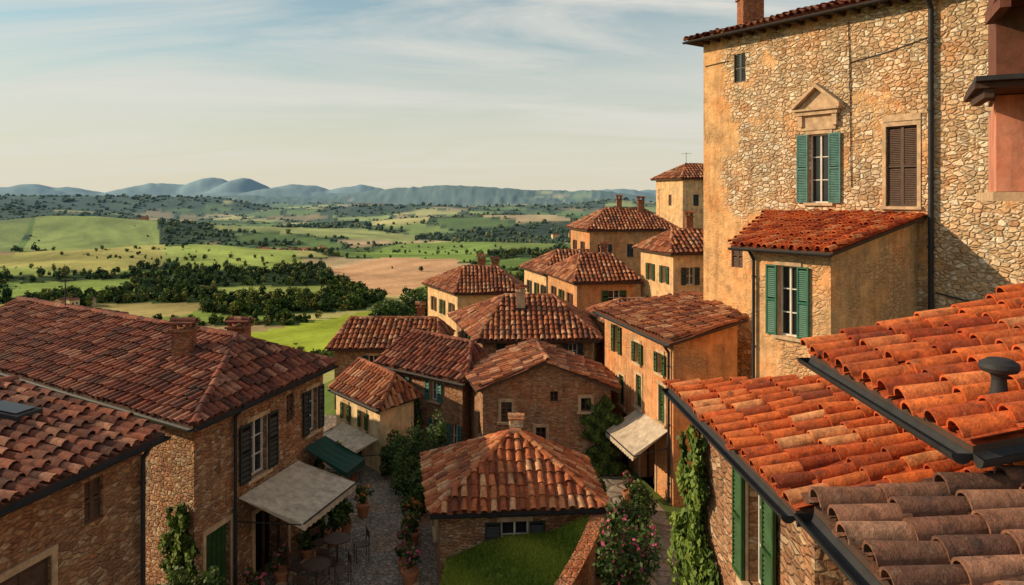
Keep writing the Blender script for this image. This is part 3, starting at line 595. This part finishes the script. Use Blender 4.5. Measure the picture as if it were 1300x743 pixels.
for i in range(20000):
    y=random.uniform(16.5,20.0); x=-1.75+(wx(y)+1.75)*random.random(); z=gz(x,y); a=random.uniform(0,6.28); h=random.uniform(.04,.12); w=.012
    dx=math.cos(a)*w;dy=math.sin(a)*w; lx=random.gauss(0,.03);ly=random.gauss(0,.03)
    gb.face([(x-dx,y-dy,z-.01),(x+dx,y+dy,z-.01),(x+lx,y+ly,z+h)],'grass',min(1,max(0,.5+.35*math.sin(x*3+y*2)+random.gauss(0,.2))))
gb.face([(-1.75,16.5,gz(-1.75,16.5)),(-1.75,20,gz(-1.75,20)),(-1.75,20,-10.6),(-1.75,16.5,-10.6)],'stone'); gb.build('grass_bank')
rw=MB((1.8,18,GZ)); ys=[16.2+.38*i for i in range(11)]
for a,b in zip(ys[:-1],ys[1:]):
    A=Vector((wx(a),a,0));B=Vector((wx(b),b,0)); t=.3; zt=lambda y:-8.55-.06*(19.8-y)
    za,zb_=zt(a),zt(b); g=.012
    rw.face([(A.x,a,GZ),(B.x,b,GZ),(B.x,b,zb_),(A.x,a,za)],'brick',.5); rw.face([(A.x+t,a,GZ),(A.x+t,a,za),(B.x+t,b,zb_),(B.x+t,b,GZ)],'brick',.5)
    rw.box((A.x-.05,a+g,za),(t+.1,0,0),(B.x-A.x,b-a-g*2,zb_-za),(0,0,.09),'chim')
rw.build('retaining_wall')

# ------------------------------------------------------------------ terrain
def h2(ix,iy,seed):
    n=(ix.astype(np.int64)*374761393+iy.astype(np.int64)*668265263+seed*144269)&0xffffffff
    n=((n^(n>>13))*1274126177)&0xffffffff; n=n^(n>>16); return (n&0xffffff)/0xffffff
def vn(x,y,seed=0):
    ix=np.floor(x);iy=np.floor(y);fx=x-ix;fy=y-iy;fx=fx*fx*(3-2*fx);fy=fy*fy*(3-2*fy)
    a=h2(ix,iy,seed);b=h2(ix+1,iy,seed);c=h2(ix,iy+1,seed);d=h2(ix+1,iy+1,seed)
    return (a*(1-fx)+b*fx)*(1-fy)+(c*(1-fx)+d*fx)*fy
def fbm(x,y,seed=0,o=4):
    s=0;a=.5
    for i in range(o): s=s+a*(vn(x*2**i,y*2**i,seed+i)*2-1); a*=.5
    return s
def sstep(a,b,x): t=np.clip((x-a)/(b-a),0,1); return t*t*(3-2*t)
def vdist(x,y):
    ax,ay,bx,by=2.,-20.,12.,66.; vx=bx-ax;vy=by-ay
    t=np.clip(((x-ax)*vx+(y-ay)*vy)/(vx*vx+vy*vy),0,1); return np.hypot(x-ax-t*vx,y-ay-t*vy)-17
def height(x,y):
    r=np.hypot(x,y); d=np.maximum(0,vdist(x,y))
    vil=GZ-.55*d
    val=-63+17*fbm(x/340,y/230,3)*sstep(300,900,r)+38*fbm(x/1100,y/700,9)*sstep(900,2500,r)
    G=lambda cx,cy,sx,sy,H:H*np.exp(-((x-cx)/sx)**2-((y-cy)/sy)**2)
    val=val+G(-1600,2500,620,300,74)
    for c in((-700,1180,270,140,32),(-330,790,140,70,14),(-90,1450,330,140,30),(330,1350,300,150,24),(-1250,1850,380,170,42),(-420,2200,420,180,40),(420,2300,500,200,36),(-900,3200,500,200,42),(-1900,1500,400,200,30),(-30,930,160,70,10),(-520,720,120,60,11),(-1000,2500,300,160,30)): val=val+G(*c)
    for c in((-2900,4600,900,400,70),(-1700,5000,600,450,66),(-1000,5300,330,400,60),(-620,5100,380,400,98),(-150,5000,400,400,88),(350,5100,350,400,62),(800,5200,500,450,52),(1900,4800,900,450,45),(-1100,3900,420,200,25),(500,3700,700,250,30)): val=val+G(*c)
    mt=0
    for c in((-3950,11000,420,900,345),(-4550,11500,650,900,320),(-5300,11300,800,900,270),(-7300,11500,1100,1000,280),(-6500,10000,900,800,200),(-3150,11000,700,900,240),(-8800,11000,900,900,300),(-2300,11000,900,800,190),(-1300,11500,900,800,170),(-300,12000,1000,900,150),(1500,11500,800,800,190),(2400,12000,800,800,180),(4500,11000,1800,900,230),(8000,9000,2500,1500,260),(-11000,6000,2500,2500,260),(-2600,8300,1300,500,130),(-6200,8300,1800,500,130)): mt=np.maximum(mt,G(*c))
    th=np.arctan2(x,y); rid=fbm(th*20,r/5200,21,4)
    val=val+mt*(1+.38*rid)
    k=3.; m=np.maximum(vil,val); out=m+k*np.log(np.exp((vil-m)/k)+np.exp((val-m)/k))
    return np.where(d<=0,GZ,out)
def inpoly(x,y,P):
    c=np.zeros(x.shape,bool);n=len(P)
    for i in range(n):
        x1,y1=P[i];x2,y2=P[(i+1)%n]
        if y1==y2: continue
        k=((y1>y)!=(y2>y))&(x<(x2-x1)*(y-y1)/(y2-y1)+x1); c^=k
    return c
polys=[([(-444,1111),(-573,1472),(-158,1253),(-141,1071)],(.36,.39,.13)),
 ([(-181,818),(-101,1071),(-20,950),(-40,693),(-109,693)],(.20,.29,.06)),
 ([(-424,620),(-474,693),(-401,866),(-290,620),(-310,577)],(.38,.35,.11)),
 ([(-277,620),(-353,818),(-231,785),(-182,654),(-202,601)],(.31,.38,.09)),
 ([(-157,620),(-116,736),(-49,718),(-50,589),(-74,471),(-108,526)],(.52,.30,.16)),
 ([(-125,337),(-70,430),(-40,400),(-60,300),(-111,290)],(.32,.38,.05)),
 ([(-220,380),(-249,446),(-176,446),(-174,393)],(.36,.29,.12)),
 ([(-290,400),(-310,450),(-260,450),(-240,400)],(.32,.31,.10)),
 ([(-330,480),(-370,540),(-280,550),(-250,500)],(.22,.29,.07)),
 ([(-560,850),(-760,1200),(-600,1260),(-430,920)],(.27,.33,.09)),
 ([(-860,1000),(-1000,1300),(-780,1230),(-580,860)],(.20,.25,.075)),
 ([(-185,470),(-205,520),(-130,530),(-120,480)],(.26,.30,.08))]
forests=[[(-207,436),(-266,601),(-163,620),(-77,460),(-83,415),(-145,393)],[(-269,400),(-400,561),(-261,577),(-218,460)],[(-48,440),(-44,560),(60,600),(60,300),(-20,300)],[(-330,585),(-300,640),(-160,645),(-150,600)],[(-430,880),(-590,1240),(-540,1260),(-380,900)],[(-50,740),(-60,800),(140,860),(140,760)]]
pal=np.array([(.24,.31,.08),(.42,.40,.14),(.11,.17,.04),(.19,.25,.06),(.48,.36,.20),(.075,.12,.03),(.34,.40,.11),(.14,.21,.05),(.46,.42,.16),(.30,.22,.11)])
def fieldinfo(x,y):
    wx_=x+40*fbm(x/200,y/200,41); wy_=y+30*fbm(x/180,y/180,43)
    ca_=.906;sa_=.42; xr=wx_*ca_-wy_*sa_; yr=wx_*sa_+wy_*ca_
    u=xr/165;v_=yr/95
    iu=np.floor(u);iv=np.floor(v_);b1=np.full(x.shape,9.);b2=np.full(x.shape,9.);idv=np.zeros(x.shape)
    for a in(-1,0,1):
        for b in(-1,0,1):
            cu=iu+a;cv=iv+b; px=cu+.15+.7*h2(cu,cv,5);py=cv+.15+.7*h2(cu,cv,6); d=np.hypot(px-u,py-v_); hh=h2(cu,cv,7)
            new=d<b1; b2=np.where(new,b1,np.minimum(b2,d)); idv=np.where(new,hh,idv); b1=np.where(new,d,b1)
    r=np.hypot(x,y)
    f=sstep(.18,.26,fbm(x/420,y/240,51,5)+.04*sstep(1600,3500,r)+.5*sstep(3900,4500,r))
    f=np.maximum(f,np.exp(-((x+1600)/650)**2-((y-2500)/330)**2)>.35)
    hedge=(b2-b1)<(.06+.03*np.clip(r/1500,0,2))
    for P,_ in polys: 
        ip=inpoly(x,y,P); f=np.where(ip,0,f); hedge=hedge&~ip
    for P in forests: f=np.where(inpoly(x,y,P)&~np.any([inpoly(x,y,Q) for Q,_ in polys],axis=0),1,f)
    f=np.where(vdist(x,y)<150,np.minimum(f,.3),f)
    return idv,hedge,f
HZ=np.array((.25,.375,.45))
def bake_haze(col,x,y,k=1.):  # aerial haze painted into terrain and tree colours by distance; no mist volume
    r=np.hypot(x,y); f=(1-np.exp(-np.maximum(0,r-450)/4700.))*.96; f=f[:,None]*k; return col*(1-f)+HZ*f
ang=np.concatenate([np.radians(np.linspace(-52,42,800)),np.radians(np.linspace(44,306,90))])
rad=np.concatenate([[4,9,14],np.geomspace(18,16000,380)])
A,R=np.meshgrid(ang,rad); X=(R*np.sin(A)).ravel();Y=(R*np.cos(A)).ravel(); Z=height(X,Y)
idv,hedge,fo=fieldinfo(X,Y)
far=np.hypot(X,Y); Z=Z+fo*sstep(3000,4500,far)*(1-sstep(6000,6800,far))*(9*vn(X/37,Y/120,91)+5*vn(X/17,Y/80,92))
col=pal[np.minimum(9,(idv*10).astype(int))]
for P,c in polys: col=np.where(inpoly(X,Y,P)[:,None],np.array(c),col)
rowd=(idv*6.28); row=1+.10*np.sin((X*np.cos(rowd)+Y*np.sin(rowd))/4.)*(far<1300); col=col*row[:,None]*(1+.6*fbm(X/60,Y/45,61)[:,None])
col=np.where(hedge[:,None],np.array((.045,.07,.025)),col); 
fcol=np.array((.035,.055,.02))*(1+.9*fbm(X/40,Y/90,95)[:,None]); col=col*(1-fo[:,None])+fcol*fo[:,None]
col=np.where((vdist(X,Y)<28)[:,None],np.array((.10,.14,.04)),col)
mtn=far>6300; mc=np.array((.04,.06,.045))*(1+.5*fbm(X/500,Y/900,97)[:,None]); col=np.where(mtn[:,None],mc,col)
col=bake_haze(col,X,Y)
nr,na=A.shape; V=np.stack([X,Y,Z],1)
i,j=np.meshgrid(np.arange(nr-1),np.arange(na),indexing='ij'); j2=(j+1)%na
Q=np.stack([i*na+j,(i)*na+j2,(i+1)*na+j2,(i+1)*na+j],-1).reshape(-1,4)
def npmesh(name,V,F,mat,cols=None,domain='POINT',smooth=False):
    me=bpy.data.meshes.new(name); k=F.shape[1]; me.vertices.add(len(V)); me.vertices.foreach_set('co',V.astype(np.float32).ravel())
    me.loops.add(F.size); me.loops.foreach_set('vertex_index',F.astype(np.int32).ravel()); me.polygons.add(len(F))
    me.polygons.foreach_set('loop_start',np.arange(0,F.size,k,dtype=np.int32)); 
    me.update(calc_edges=True); me.materials.append(mat)
    me.polygons.foreach_set('use_smooth',np.full(len(F),smooth))
    if cols is not None:
        a=me.attributes.new('col','FLOAT_COLOR',domain); a.data.foreach_set('color',np.hstack([cols,np.ones((len(cols),1))]).astype(np.float32).ravel())
    me.validate(); ob=bpy.data.objects.new(name,me); S.collection.objects.link(ob); return ob
m,nt,b=new_mat('countryside'); v=coord(nt)
ca=attr(nt,'col').outputs['Color']; cc=mix(nt,.6,ca,ramp(nt,noise(nt,v,.25,6,.7),[(.3,.65),(.7,1.3)]),'MULTIPLY')
nt.links.new(cc,b.inputs['Base Color']); b.inputs['Roughness'].default_value=1; b.inputs['Specular IOR Level'].default_value=0
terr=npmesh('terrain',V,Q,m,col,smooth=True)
cd=MB((0,0,GZ)); ring=[(4*math.sin(a),4*math.cos(a),GZ) for a in ang]; cd.face(ring,'cobble',.5); d_=cd.build('courtyard_ground')

# ------------------------------------------------------------------ distant trees
def leafy_template(seed,n=90):
    g=np.random.default_rng(seed); cs=g.normal(size=(7,3)); cs/=np.linalg.norm(cs,axis=1)[:,None]; cs*=g.uniform(.2,.6,(7,1))
    ci=g.integers(0,7,n); d=g.normal(size=(n,3)); d/=np.linalg.norm(d,axis=1)[:,None]; p=cs[ci]+d*g.uniform(.3,.5,(n,1)); p[:,2]=p[:,2]*1.05+1.0
    a=g.normal(size=(n,3))*.5+np.cross(d,g.normal(size=(n,3))); a/=np.linalg.norm(a,axis=1)[:,None]; b=np.cross(a,d); b/=np.linalg.norm(b,axis=1)[:,None]+1e-6
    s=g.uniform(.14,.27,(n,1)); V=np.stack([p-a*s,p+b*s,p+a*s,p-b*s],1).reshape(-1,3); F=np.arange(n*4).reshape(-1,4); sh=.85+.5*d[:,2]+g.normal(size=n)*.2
    return V,F,sh
def blob_template(seed):
    bm=bmesh.new(); bmesh.ops.create_icosphere(bm,subdivisions=1,radius=1.); g=np.random.default_rng(seed)
    V=np.array([v.co[:] for v in bm.verts]); F=np.array([[v.index for v in f.verts] for f in bm.faces]); bm.free()
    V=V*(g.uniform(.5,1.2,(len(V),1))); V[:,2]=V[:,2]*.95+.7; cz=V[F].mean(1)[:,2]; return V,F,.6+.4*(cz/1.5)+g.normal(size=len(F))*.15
def scatter(name,px,py,pz,sc,asp,temps,mat,basecol):
    Vs=[];Fs=[];Cs=[];off=0; ti=rng.integers(0,len(temps),len(px))
    for k,(V,F,sh) in enumerate(temps):
        I=np.where(ti==k)[0]
        if len(I)==0: continue
        th=rng.uniform(0,6.28,len(I)); c=np.cos(th)[:,None];s=np.sin(th)[:,None]
        x=V[None,:,0]*c-V[None,:,1]*s;y=V[None,:,0]*s+V[None,:,1]*c;z=np.repeat(V[None,:,2],len(I),0)
        w=sc[I][:,None]; P=np.stack([x*w+px[I][:,None],y*w+py[I][:,None],z*w*asp[I][:,None]+pz[I][:,None]],-1).reshape(-1,3)
        FF=(F[None]+(np.arange(len(I))*len(V))[:,None,None]).reshape(-1,F.shape[1])+off
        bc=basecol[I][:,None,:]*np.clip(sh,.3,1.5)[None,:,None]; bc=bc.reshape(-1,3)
        rr=np.repeat(np.arange(len(I)),len(F)); bc=bake_haze(bc,px[I][rr],py[I][rr])
        Vs.append(P);Fs.append(FF);Cs.append(bc);off+=len(P)
    return npmesh(name,np.vstack(Vs),np.vstack(Fs),mat,np.vstack(Cs),'FACE')
m,nt,b=new_mat('woodland_foliage'); nt.links.new(attr(nt,'col').outputs['Color'],b.inputs['Base Color']); b.inputs['Roughness'].default_value=1; b.inputs['Specular IOR Level'].default_value=0; WF=m
NC=90000; lr=rng.uniform(math.log(150),math.log(4300),NC); rr=np.exp(lr); aa=np.radians(rng.uniform(-44,20,NC)); px=rr*np.sin(aa);py=rr*np.cos(aa)
idv,hedge,fo=fieldinfo(px,py); vd=vdist(px,py)
u=rng.random(NC); grove=(idv>.55)&(idv<.68)&(rr<1100)
acc=((fo>.5)&(u<.38))|(hedge&(fo<.5)&(u<.5))|((u<.003))|(grove&(u<.10))
acc&=(vd>110)
px,py,rr=px[acc],py[acc],rr[acc]; pz=height(px,py)-.8
fo=fo[acc]
tcol=np.array([(.035,.06,.018),(.06,.09,.022),(.10,.13,.03),(.03,.05,.02),(.15,.15,.04),(.05,.08,.03)])[rng.integers(0,6,len(px))]
sc=rng.uniform(1.3,3.8,len(px))*(1+np.maximum(0,rr-800)/1700.); asp=rng.uniform(.85,1.5,len(px))*np.where(rr>1500,.7,1)
sc=np.where(fo<.5,sc*.7,sc)
ne=rr<900
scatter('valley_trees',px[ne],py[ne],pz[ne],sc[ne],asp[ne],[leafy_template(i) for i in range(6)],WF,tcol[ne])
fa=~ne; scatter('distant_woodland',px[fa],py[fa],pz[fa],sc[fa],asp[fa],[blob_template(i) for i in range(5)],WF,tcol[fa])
def hamlet(name,cx,cy,sx,sy,n,size):
    cz=float(height(np.array([cx*1.]),np.array([cy*1.]))[0]); m=MB((cx,cy,cz))
    for i in range(n):
        x=cx+random.uniform(-sx,sx);y=cy+random.uniform(-sy,sy); z=float(height(np.array([x]),np.array([y]))[0])-1; L=size*random.uniform(.8,1.8);Wd=size*.75;H=size*random.uniform(.6,1.1); a=random.uniform(-.5,.5)+(1.57 if random.random()<.4 else 0)
        t=Vector((math.cos(a),math.sin(a),0));n_=Vector((-t.y,t.x,0)); o_=Vector((x,y,z)); k=random.choice(['cream','plaster','stone'])
        m.box(o_,t*L,n_*Wd,(0,0,H+1),k); up=Vector((0,0,H+1)); A_=o_+up-t*.4-n_*.4; R1=o_+up+n_*Wd/2-t*.4+Vector((0,0,Wd*.3)); R2=R1+t*(L+.8)
        m.face([A_,A_+t*(L+.8),R2,R1],'tile_old'); m.face([A_+n_*(Wd+.8),R1,R2,A_+n_*(Wd+.8)+t*(L+.8)],'tile_old'); m.face([o_+up,o_+up+n_*Wd,R1+t*.4],k); m.face([o_+up+t*L,o_+up+n_*Wd+t*L,R2-t*.4],k)
        for j in range(2):
            m.box(o_+t*(L*(.25+.4*j))-n_*.05+Vector((0,0,H*.5+1)),t*.9,n_*.03,(0,0,1.1),'black')
    m.build(name)
hamlet('valley_village',-250,870,40,30,28,7.); hamlet('farmstead',-256,425,16,10,6,5.); hamlet('hillside_hamlet',-820,3900,150,60,18,16); hamlet('valley_farm',-60,1900,60,30,6,10.); hamlet('valley_farm',90,1200,30,20,6,8.); hamlet('valley_farm',-900,1700,50,30,5,9.)
for x,y,h,w in((-10.5,84,7,3.2),(-8,90,8.5,3.8),(-14,92,6,3.),(-6,80,6,3),(-29,112,6,4.2),(-24,108,5,3.4),(-12,74,5,2.6),(-17,100,6,4),(-35,118,5,4)):
    z=float(height(np.array([x*1.]),np.array([y*1.]))[0]); tree('broadleaf_tree',x,y,z-.3,h,w,'ivy' if random.random()<.5 else 'leaf',3000,.4)

# ------------------------------------------------------------------ light
el=math.radians(24); sd=Vector((-1.,.10,0)).normalized()
sv=Vector((sd.x*math.cos(el),sd.y*math.cos(el),math.sin(el)))
sl=bpy.data.lights.new('sun','SUN'); sl.energy=5.; sl.angle=math.radians(.5); sl.color=(1.,.76,.49)
so=bpy.data.objects.new('sun',sl); so.rotation_euler=sv.to_track_quat('Z','Y').to_euler(); S.collection.objects.link(so)
w=bpy.data.worlds.new('World'); S.world=w; w.use_nodes=True; nt=w.node_tree; bg=nt.nodes['Background']
sky=N(nt,'ShaderNodeTexSky'); sky.sky_type='NISHITA'; sky.sun_disc=False; sky.sun_elevation=el; sky.sun_rotation=math.atan2(sd.x,sd.y); sky.air_density=1.; sky.dust_density=.7; sky.ozone_density=1.3
tc=N(nt,'ShaderNodeTexCoord'); sp_=N(nt,'ShaderNodeSeparateXYZ'); nt.links.new(tc.outputs['Generated'],sp_.inputs[0])
zz=math_(nt,'ADD',math_(nt,'MAXIMUM',sp_.outputs[2],0),.16); cx_=math_(nt,'DIVIDE',sp_.outputs[0],zz); cy_=math_(nt,'DIVIDE',sp_.outputs[1],zz)
cb=N(nt,'ShaderNodeCombineXYZ'); nt.links.new(cx_,cb.inputs[0]); nt.links.new(cy_,cb.inputs[1])
def cloud(rot,sc,scale,off,stops,dist=.9):
    mp=N(nt,'ShaderNodeMapping'); mp.inputs['Rotation'].default_value=(0,0,math.radians(rot)); mp.inputs['Scale'].default_value=sc; mp.inputs['Location'].default_value=off; nt.links.new(cb.outputs[0],mp.inputs['Vector'])
    cn_=N(nt,'ShaderNodeTexNoise'); cn_.inputs['Scale'].default_value=scale; cn_.inputs['Detail'].default_value=9; cn_.inputs['Roughness'].default_value=.58; cn_.inputs['Distortion'].default_value=dist; nt.links.new(mp.outputs[0],cn_.inputs['Vector'])
    return ramp(nt,cn_.outputs['Fac'],stops)
c_a=cloud(28,(.5,1.5,1),.9,(3.1,1.2,0),[(.38,0.),(.64,.95)]); c_b=cloud(-12,(.4,.9,1),.55,(7.3,4.4,0),[(.42,0.),(.62,.7)],.4)
cm=math_(nt,'MAXIMUM',c_a,c_b)
tinted=mix(nt,1.,sky.outputs[0],(.84,1.18,1.10),'MULTIPLY')
hz=ramp(nt,sp_.outputs[2],[(0.,.95),(.09,.76),(.2,.28),(.4,.05)])
c0=mix(nt,hz,tinted,(7.0,6.35,5.0))
c1=mix(nt,math_(nt,'MULTIPLY',cm,ramp(nt,sp_.outputs[2],[(0.,.2),(.12,1.)])),c0,(7.1,6.9,6.3))
nt.links.new(c1,bg.inputs['Color']); bg.inputs['Strength'].default_value=.105

# ------------------------------------------------------------------ camera
cam=bpy.data.cameras.new('camera'); cam.sensor_width=36; cam.lens=36*950/1300; cam.shift_y=-(371.5-250)/1300; cam.clip_end=60000; cam.clip_start=.05
co=bpy.data.objects.new('camera',cam); co.rotation_euler=(math.radians(90),0,0); S.collection.objects.link(co); S.camera=co
S.view_settings.view_transform='Standard'; S.view_settings.look='None'; S.view_settings.exposure=0
